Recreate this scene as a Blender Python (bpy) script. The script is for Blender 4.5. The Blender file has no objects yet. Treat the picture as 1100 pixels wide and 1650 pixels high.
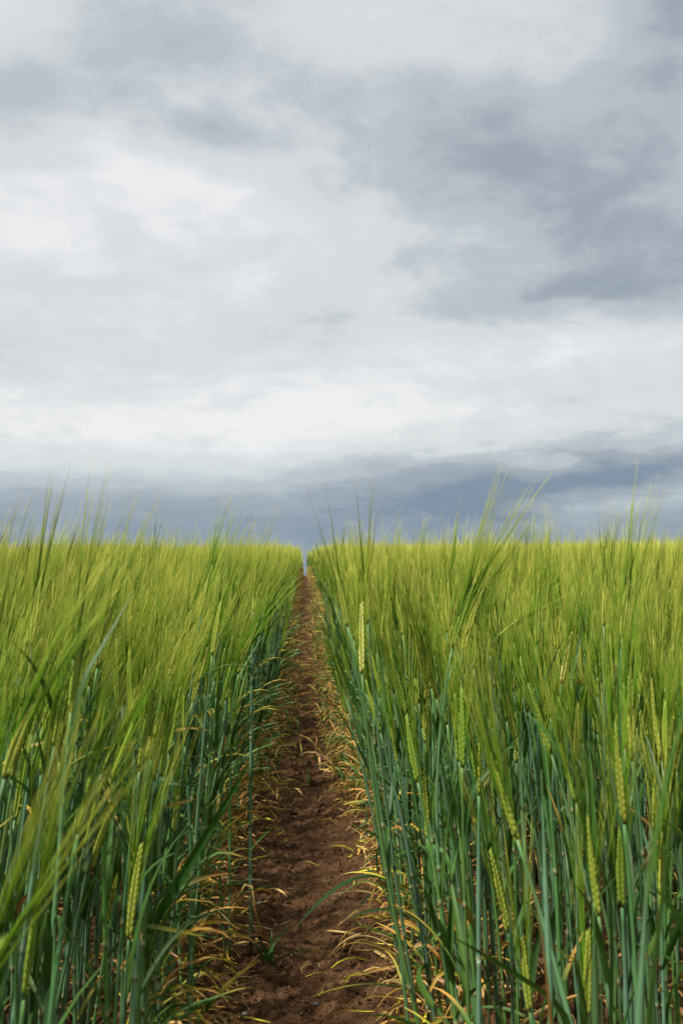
import bpy, math, random
from mathutils import Vector, Matrix, noise
R = random.Random(11)
sc = bpy.context.scene
COL = sc.collection

# ------------------------------------------------------------------ camera
EYE = 0.70
FPX, CX, HY = 1833.0, 492.0, 868.0          # focal length in photo pixels, direction of the path, eye level
cam_d = bpy.data.cameras.new('camera'); cam = bpy.data.objects.new('camera', cam_d); COL.objects.link(cam)
cam_d.sensor_fit = 'VERTICAL'; cam_d.sensor_height = 36.0; cam_d.lens = FPX / 1650 * 36.0
cam_d.clip_start = 0.02; cam_d.clip_end = 5000
cam.location = (0, 0, EYE)
cam.rotation_euler = (math.pi / 2 + math.atan((HY - 825) / FPX), 0, -math.atan((550 - CX) / FPX))
cam_d.dof.use_dof = True; cam_d.dof.focus_distance = 2.3; cam_d.dof.aperture_fstop = 12
sc.camera = cam

# ------------------------------------------------------------------ sky, sun, exposure
SUN_EL, SUN_AZ = math.radians(57), math.radians(-128)      # azimuth measured from +Y towards +X
w = bpy.data.worlds.new('World'); sc.world = w; w.use_nodes = True
nt = w.node_tree; N = nt.nodes; L = nt.links
for n in list(N): N.remove(n)
def val(x):
    return x
def M(op, a, b=None, c=None, clamp=False):
    n = N.new('ShaderNodeMath'); n.operation = op; n.use_clamp = clamp
    for i, v in enumerate((a, b, c)):
        if v is None: continue
        if isinstance(v, (int, float)): n.inputs[i].default_value = v
        else: L.new(v, n.inputs[i])
    return n.outputs[0]
tc = N.new('ShaderNodeTexCoord'); sx = N.new('ShaderNodeSeparateXYZ'); L.new(tc.outputs['Generated'], sx.inputs[0])
X, Y, Z = sx.outputs
hyp = M('SQRT', M('ADD', M('MULTIPLY', X, X), M('MULTIPLY', Y, Y)))
u = M('ARCTAN2', X, Y); v = M('DIVIDE', Z, M('MAXIMUM', hyp, 0.001))
# point on the cloud layer, so that the clouds flatten towards the horizon
den = M('ADD', M('MAXIMUM', Z, 0.0), 0.28)
cmb = N.new('ShaderNodeCombineXYZ'); L.new(M('DIVIDE', X, den), cmb.inputs[0]); L.new(M('DIVIDE', Y, den), cmb.inputs[1])
L.new(M('MULTIPLY', M('EXPONENT', M('MULTIPLY', M('MAXIMUM', v, 0.0), -16.0)), 0.8), cmb.inputs[2])
def fbm(scale, detail, rough, off=0.0, dist=0.0):
    n = N.new('ShaderNodeTexNoise'); n.noise_dimensions = '4D'
    n.inputs['Scale'].default_value = scale; n.inputs['Detail'].default_value = detail
    n.inputs['Roughness'].default_value = rough; n.inputs['W'].default_value = off; n.inputs['Distortion'].default_value = dist
    L.new(cmb.outputs[0], n.inputs['Vector'])
    return M('SUBTRACT', n.outputs['Fac'], 0.5)
wu = M('ADD', M('MULTIPLY', fbm(2.6, 6, .55, 3.1), 0.14), u)
wv = M('ADD', M('MULTIPLY', fbm(2.6, 6, .55, 7.7), 0.085), v)
s = M('ADD', M('MULTIPLY', fbm(1.5, 3, .5, 1.3, .3), 0.26), 0.695)
calm = N.new('ShaderNodeMapRange'); calm.interpolation_type = 'SMOOTHSTEP'; L.new(v, calm.inputs['Value'])
calm.inputs['From Min'].default_value = .01; calm.inputs['From Max'].default_value = .11; calm.inputs['To Min'].default_value = .45; calm.inputs['To Max'].default_value = 1
fine = M('ADD', M('MULTIPLY', fbm(5.2, 9, .6, 5.2, .5), 0.56), M('MULTIPLY', fbm(13.0, 8, .62, 9.4, .4), 0.34))
s = M('ADD', s, M('MULTIPLY', fine, calm.outputs[0]))
# cloud masses: direction (photo pixels of the same bearing), extent, tilt, strength
for (px, py, rx, ry, rot, amp) in [
        (910, 290, 330, 180, 12, -.41), (720, 215, 220, 70, 10, -.10), (1040, 420, 160, 70, 0, -.12),
        (330, 50, 190, 100, 0, -.20), (60, 185, 190, 55, 5, -.20), (1090, 50, 120, 110, 0, -.34),
        (700, 75, 190, 60, 8, .12), (235, 275, 120, 50, 20, .30), (40, 360, 150, 70, 0, .18),
        (370, 208, 60, 22, 0, -.22), (300, 420, 260, 110, 0, .12), (480, 545, 120, 60, -25, -.11),
        (960, 480, 210, 30, -6, -.26), (640, 490, 90, 26, -30, .10), (150, 470, 170, 22, 0, -.10),
        (360, 690, 380, 60, 0, .26), (640, 640, 200, 45, 0, .16), (960, 560, 220, 35, 0, .20), (880, 640, 260, 25, 0, -.10),
        (60, 30, 70, 60, 0, .10), (1080, 640, 120, 30, 0, .10),
        (1010, 748, 300, 34, -8, -.48), (720, 775, 160, 26, -6, -.12), (1000, 828, 160, 20, 0, .14)]:
    u0, v0 = (px - CX) / FPX, (HY - py) / FPX
    a, b = M('SUBTRACT', wu, u0), M('SUBTRACT', wv, v0)
    ct, st = math.cos(math.radians(-rot)), math.sin(math.radians(-rot))
    p = M('DIVIDE', M('ADD', M('MULTIPLY', a, ct), M('MULTIPLY', b, st)), rx / FPX)
    q = M('DIVIDE', M('SUBTRACT', M('MULTIPLY', b, ct), M('MULTIPLY', a, st)), ry / FPX)
    g = M('EXPONENT', M('MULTIPLY', M('ADD', M('MULTIPLY', p, p), M('MULTIPLY', q, q)), -0.8))
    s = M('ADD', s, M('MULTIPLY', g, amp))
# the darker bank low over the horizon, all round
mr = N.new('ShaderNodeMapRange'); mr.interpolation_type = 'SMOOTHSTEP'
L.new(M('ADD', v, M('MULTIPLY', fbm(1.2, 5, .55, 12.0), 0.035)), mr.inputs['Value'])
mr.inputs['From Min'].default_value = 0.014; mr.inputs['From Max'].default_value = 0.088
mr.inputs['To Min'].default_value = -.55; mr.inputs['To Max'].default_value = 0.0
s = M('ADD', s, mr.outputs[0], clamp=True)
ramp = N.new('ShaderNodeValToRGB'); L.new(s, ramp.inputs[0])
cr = ramp.color_ramp; cr.interpolation = 'EASE'
cr.elements[0].position = 0.0; cr.elements[0].color = (.20, .265, .345, 1)
cr.elements[1].position = 1.0; cr.elements[1].color = (.82, .825, .835, 1)
for pos, c in ((.24, (.325, .37, .425)), (.45, (.465, .51, .545)), (.70, (.655, .68, .69))):
    e = cr.elements.new(pos); e.color = (*c, 1)
sky = N.new('ShaderNodeTexSky'); sky.sky_type = 'NISHITA'; sky.sun_disc = False
sky.sun_elevation = SUN_EL; sky.sun_rotation = SUN_AZ
skm = N.new('ShaderNodeMix'); skm.data_type = 'RGBA'; skm.blend_type = 'MIX'
cover = skm.inputs['Factor']; cover.default_value = 0.95
scl = N.new('ShaderNodeMix'); scl.data_type = 'RGBA'; scl.blend_type = 'MULTIPLY'; scl.inputs['Factor'].default_value = 1
far = N.new('ShaderNodeMapRange'); L.new(v, far.inputs['Value']); far.inputs['From Min'].default_value = 0; far.inputs['From Max'].default_value = .09
far.inputs['To Min'].default_value = 1; far.inputs['To Max'].default_value = 0
blu = N.new('ShaderNodeMix'); blu.data_type = 'RGBA'; blu.blend_type = 'MULTIPLY'; L.new(far.outputs[0], blu.inputs['Factor'])
L.new(ramp.outputs[0], blu.inputs[6]); blu.inputs[7].default_value = (.93, 1.0, 1.05, 1)
L.new(blu.outputs[2], scl.inputs[6]); scl.inputs[7].default_value = (8.7, 8.7, 8.7, 1)
L.new(sky.outputs[0], skm.inputs[6]); L.new(scl.outputs[2], skm.inputs[7])
bg = N.new('ShaderNodeBackground'); bg.inputs['Strength'].default_value = 0.1; L.new(skm.outputs[2], bg.inputs[0])
out = N.new('ShaderNodeOutputWorld'); L.new(bg.outputs[0], out.inputs[0])
sd = bpy.data.lights.new('sun', 'SUN'); sd.energy = 5.0; sd.angle = math.radians(2); sd.color = (1, .95, .86)
so = bpy.data.objects.new('sun', sd); COL.objects.link(so)
dirv = Vector((math.sin(SUN_AZ) * math.cos(SUN_EL), math.cos(SUN_AZ) * math.cos(SUN_EL), math.sin(SUN_EL)))
so.rotation_euler = dirv.to_track_quat('Z', 'Y').to_euler()
vs = sc.view_settings; vs.view_transform = 'Standard'; vs.look = 'None'; vs.exposure = 0.3; vs.gamma = 1; vs.use_curve_mapping = False

# ------------------------------------------------------------------ materials
def plant_mat(name, rough, spec, transl, vary, streak=0.0, sheen=0.0, bump=0.0):
    m = bpy.data.materials.new(name); m.use_nodes = True
    t = m.node_tree; n = t.nodes; l = t.links; n.clear()
    o = n.new('ShaderNodeOutputMaterial'); p = n.new('ShaderNodeBsdfPrincipled')
    at = n.new('ShaderNodeAttribute'); at.attribute_name = 'col'
    oi = n.new('ShaderNodeObjectInfo')
    hs = n.new('ShaderNodeHueSaturation')
    r = n.new('ShaderNodeMapRange'); l.new(oi.outputs['Random'], r.inputs[0]); r.inputs[3].default_value = 1 - vary; r.inputs[4].default_value = 1 + vary
    l.new(r.outputs[0], hs.inputs['Value']); l.new(at.outputs['Color'], hs.inputs['Color'])
    wn = n.new('ShaderNodeMath'); wn.operation = 'MULTIPLY'; wn.inputs[1].default_value = 17.31; l.new(oi.outputs['Random'], wn.inputs[0])
    fr = n.new('ShaderNodeMath'); fr.operation = 'FRACT'; l.new(wn.outputs[0], fr.inputs[0])
    r2 = n.new('ShaderNodeMapRange'); l.new(fr.outputs[0], r2.inputs[0]); r2.inputs[3].default_value = .485; r2.inputs[4].default_value = .515
    l.new(r2.outputs[0], hs.inputs['Hue'])
    tcn = n.new('ShaderNodeTexCoord'); mp = n.new('ShaderNodeMapping'); mp.inputs['Scale'].default_value = (900, 900, 12)
    l.new(tcn.outputs['Object'], mp.inputs[0])
    nz = n.new('ShaderNodeTexNoise'); nz.inputs['Scale'].default_value = 1.0; nz.inputs['Detail'].default_value = 3; l.new(mp.outputs[0], nz.inputs[0])
    nb = n.new('ShaderNodeTexNoise'); nb.inputs['Scale'].default_value = 45; nb.inputs['Detail'].default_value = 4; l.new(tcn.outputs['Object'], nb.inputs[0])
    mm = n.new('ShaderNodeMath'); mm.operation = 'ADD'; l.new(nz.outputs[0], mm.inputs[0]); l.new(nb.outputs[0], mm.inputs[1])
    r3 = n.new('ShaderNodeMapRange'); l.new(mm.outputs[0], r3.inputs[0]); r3.inputs[1].default_value = .6; r3.inputs[2].default_value = 1.4
    r3.inputs[3].default_value = 1 - streak; r3.inputs[4].default_value = 1 + streak
    mx = n.new('ShaderNodeVectorMath'); mx.operation = 'SCALE'; l.new(hs.outputs[0], mx.inputs[0]); l.new(r3.outputs[0], mx.inputs['Scale'])
    l.new(mx.outputs[0], p.inputs['Base Color'])
    p.inputs['Roughness'].default_value = rough; p.inputs['Specular IOR Level'].default_value = spec
    if bump:
        bp = n.new('ShaderNodeBump'); bp.inputs['Strength'].default_value = bump; bp.inputs['Distance'].default_value = .0006
        l.new(nz.outputs[0], bp.inputs['Height']); l.new(bp.outputs[0], p.inputs['Normal'])
    if transl:
        tr = n.new('ShaderNodeBsdfTranslucent'); l.new(mx.outputs[0], tr.inputs[0])
        ms = n.new('ShaderNodeMixShader'); ms.inputs[0].default_value = transl
        l.new(p.outputs[0], ms.inputs[1]); l.new(tr.outputs[0], ms.inputs[2]); l.new(ms.outputs[0], o.inputs[0])
    else: l.new(p.outputs[0], o.inputs[0])
    return m
MATS = [plant_mat('stem_skin', .42, .42, 0, .26, .2, bump=.3), plant_mat('leaf_blade', .5, .35, .28, .26, .22, bump=.4),
        plant_mat('ear_husk', .55, .35, .10, .12, .10), plant_mat('awn_bristle', .5, .35, .42, .30, 0)]
STEM, LEAF, EAR, AWN = range(4)

def soil_mat():
    m = bpy.data.materials.new('soil'); m.use_nodes = True
    n = m.node_tree.nodes; l = m.node_tree.links; p = n['Principled BSDF']
    g = n.new('ShaderNodeTexCoord')
    def nz(s, d, r=.6):
        a = n.new('ShaderNodeTexNoise'); a.inputs['Scale'].default_value = s; a.inputs['Detail'].default_value = d; a.inputs['Roughness'].default_value = r
        l.new(g.outputs['Object'], a.inputs[0]); return a.outputs[0]
    cr = n.new('ShaderNodeValToRGB'); l.new(nz(9, 9, .68), cr.inputs[0])
    e = cr.color_ramp.elements; e[0].position = .32; e[0].color = (.078, .037, .018, 1); e[1].position = .68; e[1].color = (.24, .130, .066, 1)
    cr2 = n.new('ShaderNodeValToRGB'); l.new(nz(260, 3, .6), cr2.inputs[0])
    e = cr2.color_ramp.elements; e[0].position = .35; e[0].color = (.5, .48, .46, 1); e[1].position = .72; e[1].color = (1.45, 1.4, 1.35, 1)
    mx = n.new('ShaderNodeMix'); mx.data_type = 'RGBA'; mx.blend_type = 'MULTIPLY'; mx.inputs[0].default_value = 1
    l.new(cr.outputs[0], mx.inputs[6]); l.new(cr2.outputs[0], mx.inputs[7]); l.new(mx.outputs[2], p.inputs['Base Color'])
    p.inputs['Roughness'].default_value = .95; p.inputs['Specular IOR Level'].default_value = .12
    b = n.new('ShaderNodeBump'); b.inputs['Strength'].default_value = .9; b.inputs['Distance'].default_value = .011
    ad = n.new('ShaderNodeMath'); ad.operation = 'ADD'; l.new(nz(70, 8, .65), ad.inputs[0]); l.new(nz(300, 4, .6), ad.inputs[1])
    l.new(ad.outputs[0], b.inputs['Height']); l.new(b.outputs[0], p.inputs['Normal'])
    return m
SOIL = soil_mat()
def plain(name, c, rough=.9, nscale=60, amt=.3):
    m = bpy.data.materials.new(name); m.use_nodes = True
    n = m.node_tree.nodes; l = m.node_tree.links; p = n['Principled BSDF']
    g = n.new('ShaderNodeTexCoord'); a = n.new('ShaderNodeTexNoise'); a.inputs['Scale'].default_value = nscale; a.inputs['Detail'].default_value = 5
    l.new(g.outputs['Object'], a.inputs[0])
    cr = n.new('ShaderNodeValToRGB'); l.new(a.outputs[0], cr.inputs[0]); e = cr.color_ramp.elements
    e[0].position = .3; e[0].color = (*[k * (1 - amt) for k in c], 1); e[1].position = .7; e[1].color = (*[k * (1 + amt) for k in c], 1)
    l.new(cr.outputs[0], p.inputs['Base Color']); p.inputs['Roughness'].default_value = rough
    return m
STONE = plain('pebble_stone', (.17, .15, .135)); FEATHER = plain('dark_feather', (.03, .03, .035))

# ------------------------------------------------------------------ ground
A = 0.00038
def roll(x, y):                                     # the long swell of the field: level here, falling away beyond
    return -A * max(y, 0) ** 2 + .0075 * x * min(max(y, 0) / 25, 1.4)
def soil_z(x, y):
    z = roll(x, y)
    if y < 14 and abs(x) < 4:
        k = 1.0 if y < 9 else (14 - y) / 5
        z += k * (.014 * noise.noise((x * 3.1, y * 3.1, 0)) + .010 * noise.noise((x * 11, y * 11, 3.3)))
        z -= k * .018 * math.exp(-(x / .09) ** 2)
        if abs(x) < .5:
            t = noise.noise((x * 38, y * 38, 7.7)); q = noise.noise((x * 85, y * 85, 1.7))
            c = noise.noise((x * 21, y * 17, 21.)); f_ = noise.noise((x * 190, y * 190, 4.1)) if y < 6 else 0
            z += k * (.0085 * max(t, -.15) + .0085 * q + .0042 * f_ + .003 * abs(f_) + .022 * max(c - .10, 0) - .022 * max(-c - .18, 0))
    return z
def axis(lo, hi, start, grow, cap):
    o = []; v = lo; st = start
    while v < hi: o.append(v); v += st; st = min(st * grow, cap)
    o.append(hi); return o
xs_in = [-.31 + i * .62 / 150 for i in range(151)]
xs_out = axis(.31, 160, .012, 1.10, 14)[1:]
ys = []; yv = -60.0
while yv < -1: ys.append(yv); yv += max(.3, -yv * .2)
yv = -1.0
while yv < 1.1: ys.append(yv); yv += .05
st = .0048
while yv < 500: ys.append(yv); yv += st; st *= 1.0062 if yv < 20 else 1.06
MATSOIL = [SOIL]
def sheet(name, xs, ys, mats):
    vs_, fs = [], []
    for y in ys:
        for x in xs: vs_.append((x, y, soil_z(x, y)))
    n = len(xs)
    for j in range(len(ys) - 1):
        b = j * n
        for i in range(n - 1): fs.append((b + i, b + i + 1, b + n + i + 1, b + n + i))
    me = bpy.data.meshes.new(name); me.from_pydata(vs_, [], fs); me.materials.append(SOIL)
    me.polygons.foreach_set('use_smooth', [True] * len(fs))
    o = bpy.data.objects.new(name, me); COL.objects.link(o); return o
path = sheet('path', xs_in, ys, 0); path['kind'] = 'structure'
path['label'] = 'bare brown soil path running straight between the two blocks of barley'
xs_l = [-x for x in reversed(xs_out)] + [-.31]; xs_r = [.31] + xs_out
def ground(name):
    gy = ys[::2] if len(ys) % 2 else ys[::2] + [ys[-1]]
    # the same rows as the path so that the seam is closed
    vs_, fs = [], []
    for xs in (xs_l, xs_r):
        off = len(vs_); n = len(xs)
        for y in ys:
            for x in xs: vs_.append((x, y, soil_z(x, y)))
        for j in range(len(ys) - 1):
            b = off + j * n
            for i in range(n - 1): fs.append((b + i, b + i + 1, b + n + i + 1, b + n + i))
    me = bpy.data.meshes.new(name); me.from_pydata(vs_, [], fs); me.materials.append(SOIL)
    me.polygons.foreach_set('use_smooth', [True] * len(fs))
    o = bpy.data.objects.new(name, me); COL.objects.link(o); return o
g_o = ground('ground'); g_o['kind'] = 'structure'; g_o['label'] = 'brown field soil under the barley on both sides of the path'

# ------------------------------------------------------------------ mesh builder
class MB:
    def __init__(s): s.v = []; s.f = []; s.c = []; s.m = []
    def tube(s, pts, rad, sides, cols, mat, flat=1.0):
        n = len(pts); b = len(s.v)
        t0 = (pts[1] - pts[0]).normalized(); a = t0.orthogonal().normalized()
        for i in range(n):
            t = (pts[min(i + 1, n - 1)] - pts[max(i - 1, 0)]).normalized()
            a = (a - t * a.dot(t)).normalized(); c = t.cross(a)
            for k in range(sides):
                th = 2 * math.pi * k / sides
                s.v.append(pts[i] + a * (math.cos(th) * rad[i]) + c * (math.sin(th) * rad[i] * flat)); s.c.append(cols[i])
        for i in range(n - 1):
            for k in range(sides):
                k2 = (k + 1) % sides
                s.f.append((b + i * sides + k, b + i * sides + k2, b + (i + 1) * sides + k2, b + (i + 1) * sides + k)); s.m.append(mat)
        s.f.append(tuple(b + k for k in reversed(range(sides)))); s.m.append(mat)
        s.f.append(tuple(b + (n - 1) * sides + k for k in range(sides))); s.m.append(mat)
    def blade(s, pts, wid, side, cols, mat=1, twist=0.0, fold=.22):
        n = len(pts); b = len(s.v)
        for i in range(n):
            t = (pts[min(i + 1, n - 1)] - pts[max(i - 1, 0)]).normalized()
            sd_ = (side - t * side.dot(t)).normalized(); nn = t.cross(sd_)
            th = twist * i / (n - 1); sv = sd_ * math.cos(th) + nn * math.sin(th); nv = t.cross(sv)
            w_ = wid[i] / 2
            s.v += [pts[i] - sv * w_ + nv * w_ * fold, pts[i] - nv * w_ * fold, pts[i] + sv * w_ + nv * w_ * fold]
            c = cols[i]; s.c += [c, tuple(k * 1.12 for k in c), c]
        for i in range(n - 1):
            a = b + i * 3
            s.f += [(a, a + 1, a + 4, a + 3), (a + 1, a + 2, a + 5, a + 4)]; s.m += [mat, mat]
    def mesh(s, name):
        me = bpy.data.meshes.new(name); me.from_pydata(s.v, [], s.f)
        for m in MATS: me.materials.append(m)
        me.polygons.foreach_set('material_index', s.m); me.polygons.foreach_set('use_smooth', [True] * len(s.f))
        at = me.color_attributes.new('col', 'FLOAT_COLOR', 'POINT')
        at.data.foreach_set('color', [k for c in s.c for k in (c[0], c[1], c[2], 1.0)])
        return me
def lerp(a, b, t): return tuple(x + (y - x) * t for x, y in zip(a, b))
def cv(c, r, amt=.12):
    k = 1 + r.uniform(-amt, amt); return tuple(x * k for x in c)
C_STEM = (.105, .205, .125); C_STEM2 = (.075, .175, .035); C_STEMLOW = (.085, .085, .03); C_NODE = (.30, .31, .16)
C_LEAF = (.030, .085, .011); C_LEAF2 = (.062, .150, .025); C_DRY = (.50, .27, .055); C_STRAW = (.56, .38, .17); C_YEL = (.50, .40, .04)
C_EAR = (.36, .40, .055); C_EARG = (.17, .27, .025)
C_AWN = (.138, .318, .010); C_AWNT = (.62, .60, .10)

def bez(a, b, c, t): return a * ((1 - t) ** 2) + b * (2 * t * (1 - t)) + c * (t * t)
def stem_curve(base, top, r, n):
    h = (top - base).length
    mid = base.lerp(top, .55) + Vector((r.uniform(-.012, .012), r.uniform(-.012, .012), h * .04)) + (Vector((base.x, base.y, top.z)) - top) * .30
    return [bez(base, mid, top, i / (n - 1)) for i in range(n)], (top - mid).normalized()
def leaf_pts(start, az, th0, th1, length, r, n=9, lat=.15):
    """a blade that leaves at th0 from the vertical and curls over to th1"""
    pts = [start.copy()]; p = start.copy(); d = length / (n - 1); a = az; ex = r.uniform(.8, 2.2); kink = r.random() < .28; kp = r.uniform(.2, .7)
    for i in range(n - 1):
        t = i / (n - 2); th = th0 + (th1 - th0) * (t ** ex if not kink else (.15 * t + .85 * min(1, max(0, (t - kp) / .22)))); a += r.uniform(-lat, lat) * .35
        p = p + Vector((math.sin(th) * math.cos(a), math.sin(th) * math.sin(a), math.cos(th))) * d
        if p.z < .006: p.z = .006 + r.uniform(0, .004)
        pts.append(p.copy())
    return pts
def leaf_w(n, wmax):
    o = []
    for i in range(n):
        t = i / (n - 1); o.append(max(.0006, wmax * min(1, .55 + t * 3) * (1 - t ** 2.2) ** .8))
    return o
def leaf_cols(n, kind, r):
    if kind == 'dry' and r.random() < .3: kind = 'yellow'
    if kind == 'green': a = cv(lerp(C_LEAF, C_LEAF2, r.random()), r); b = a; s0 = 1
    elif kind == 'wither': a = (.24, .13, .022); b = (.30, .29, .09); s0 = .45
    elif kind == 'tip': a = cv(lerp(C_LEAF, C_LEAF2, r.random()), r); b = cv(C_YEL if r.random() < .5 else C_DRY, r); s0 = r.uniform(.35, .75)
    elif kind == 'yellow': a = cv(lerp(C_LEAF2, C_YEL, .5), r); b = cv(C_DRY, r); s0 = r.uniform(.1, .5)
    else: a = cv(lerp(C_DRY, C_STRAW, r.random()), r, .25); b = cv(lerp(C_STRAW, C_DRY, r.random()), r, .25); s0 = .2
    return [lerp(a, b, min(1, max(0, (i / (n - 1) - s0) / .3))) for i in range(n)]
def add_leaf(mb, start, az, th0, th1, length, width, kind, r, n=9):
    pts = leaf_pts(start, az, th0, th1, length, r, n)
    side = Vector((-math.sin(az), math.cos(az), r.uniform(-.3, .3)))
    mb.blade(pts, leaf_w(n, width), side, leaf_cols(n, kind, r), LEAF, twist=r.uniform(-1.6, 1.6) if kind != 'dry' else r.uniform(-4, 4), fold=.25 if kind != 'dry' else .7)

# one barley plant described once, in four levels of making: lists of pieces
def spec(r, base, top, ear_len, awn_len, bend, leaves, rad=.0021, edge=0, awn_spread=.16, ear_bend=None, n_awn=20):
    return dict(r=r, base=base, top=top, ear=ear_len, awn=awn_len, bend=bend, leaves=leaves, rad=rad, spread=awn_spread, eb=ear_bend, na=n_awn)
def stem_mb(sp, sides, n):
    r = sp['r']; mb = MB(); pts, tan = stem_curve(sp['base'], sp['top'], r, n)
    c1 = cv(lerp(C_STEM, C_STEM2, r.random()), r, .28); rad, cols, P2 = [], [], []
    h = max(.1, (sp['top'] - sp['base']).length)
    kn = [r.uniform(.10, .17), r.uniform(.26, .38), r.uniform(.5, .66)] if n > 10 else []
    ts = [(i / (n - 1), 0) for i in range(n)]
    for k in kn: ts += [(k - .006 / h, 1), (k - .002 / h, 2), (k + .002 / h, 3), (k + .006 / h, 1)]
    ts.sort(); sheath = r.uniform(.70, .86)
    for t, kind in ts:
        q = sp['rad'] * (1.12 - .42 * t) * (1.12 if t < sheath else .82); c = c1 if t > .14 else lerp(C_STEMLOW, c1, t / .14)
        below = [k for k in kn if k > t]                   # the stem just under each joint is paler and thinner
        if below and below[0] - t < .05: q *= .86
        if sp['ear'] and t > .86: q += (min(q, .00125) - q) * (t - .86) / .14
        if t > .8: c = lerp(c, C_STEM2, (t - .8) / .2 * .8)
        if not sp['ear'] and t > .82: q *= max(.12, 1 - (t - .82) / .18)
        if kind >= 2: q *= 1.18; c = C_NODE if kind == 3 else (.07, .07, .03)
        if t <= 0 or t >= 1: P2.append(pts[0 if t <= 0 else -1].copy())
        else: P2.append(along(pts, t)[0])
        rad.append(q); cols.append(c)
    pts_ = P2
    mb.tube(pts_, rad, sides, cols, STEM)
    return mb, pts, tan
def ear_frame(sp, top, tan):
    """points and directions up the ear; the ear bends on a little beyond the stem"""
    r = sp['r']; n = 9; pts = [top.copy()]; d = tan.copy(); eb = sp['eb'] or Vector((sp['bend'] * .5, r.uniform(-.1, .1), 0))
    for i in range(n - 1):
        d = (d + eb * .07).normalized(); pts.append(pts[-1] + d * (sp['ear'] / (n - 1)))
    return pts, d
def along(pts, t):
    k = min(max(t, 0), .9999) * (len(pts) - 1); i = int(k); f = k - i
    return pts[i].lerp(pts[i + 1], f), (pts[i + 1] - pts[i]).normalized()
def kernel_spots(sp, pts, face, count):
    for i in range(count):
        t = .02 + .96 * i / count; p, d = along(pts, t); s = 1 if i % 2 else -1
        a = face - d * face.dot(d); a.normalize()
        size = .80 * (.8 + .35 * math.sin(math.pi * min(1, t * 1.2 + .1))) * (1 - .35 * max(0, t - .8) / .2)
        dd = (d + a * s * .18).normalized()
        yield p + a * s * .0013 * size, dd, size, t, a * s
def awns_mb(sp, pts, face, count, seg, sides, thick=1.0, mb=None):
    r = sp['r']; mb = mb or MB(); ca, ct = cv(C_AWN, r), cv(C_AWNT, r)
    for i in range(count):
        t = .06 + .94 * (i + r.random() * .5) / count; p, d = along(pts, t); s = 1 if i % 2 else -1
        a = (face - d * face.dot(d)).normalized(); c = d.cross(a)
        v = (d + a * s * (sp['spread'] * r.uniform(.4, 1.15)) + c * r.gauss(0, sp['spread'] * .55)).normalized()
        ln = sp['awn'] * r.uniform(.82, 1.08) * (1 if t > .25 else .85)
        q = p + d * .006 + a * s * .002; P = [q]; w0 = Vector((sp['bend'] * r.uniform(.6, 1.3), r.uniform(-.12, .12), 0))
        curl = -(a * s) * sp['spread'] * .5
        for k in range(seg):
            v = (v + (w0 + curl) * (.34 / seg)).normalized(); P.append(P[-1] + v * (ln / seg))
        rr = [.00055 * thick * (1 - .78 * k / seg) for k in range(seg + 1)]
        mb.tube(P, rr, sides, [lerp(ca, ct, (k / seg) ** 1.9) for k in range(seg + 1)], AWN)
    return mb
def kernel_shape(mb, p, d, size, out_, col, rings=6, sides=6):
    ln = .0148 * size; prof = [.5, .85, 1.0, .85, .5, .10][:rings]; n = len(prof)
    P = [p + d * (ln * k / (n - 1)) - out_ * (.0012 * (k / (n - 1)) ** 2) for k in range(n)]
    mb.tube(P, [max(.0003, .00195 * size * q) for q in prof], sides, [lerp(tuple(x * .72 for x in col), tuple(x * 1.15 for x in col), min(1, 1.6 * k / (n - 1))) for k in range(n)], EAR)
def leaf_on(sp, pts, lf):
    t, az, th0, th1, ln, wd, kind = lf[:7]; p, _ = along(pts, t); return p
def joined(sp, lod, mb=None, r_thick=1.0):
    """the whole plant in one builder, for the mass of the crop"""
    r = sp['r']; sides, n, kn, ks, seg, asd, ln = {0: (6, 15, 26, 5, 5, 3, 8), 1: (3, 6, 0, 0, 2, 3, 5)}[lod]
    smb, pts, tan = stem_mb(sp, sides, n)
    if mb is None: mb = MB()
    def merge(o):
        b = len(mb.v); mb.v += o.v; mb.c += o.c; mb.m += o.m; mb.f += [tuple(k + b for k in f) for f in o.f]
    merge(smb)
    for lf in sp['leaves']:
        p, _ = along(pts, lf[0]); add_leaf(mb, p, *lf[1:7], r, n=ln)
    if sp['ear']:
        ep, d = ear_frame(sp, pts[-1], tan); th = r.uniform(0, 6.28); face = Vector((math.cos(th), math.sin(th), .05))
        col = cv(lerp(C_EAR, C_EARG, r.random() ** .5), r, .15)
        if kn:
            for p, dd, size, t, o_ in kernel_spots(sp, ep, face, kn): kernel_shape(mb, p, dd, size, o_, col, 5, 4)
        else: mb.tube([ep[0], ep[3], ep[6], ep[8]], [.002, .0048, .0045, .0012], 4, [col] * 4, EAR)
        awns_mb(sp, ep, face, sp['na'], seg, asd, thick=r_thick, mb=mb)
    return mb

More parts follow.
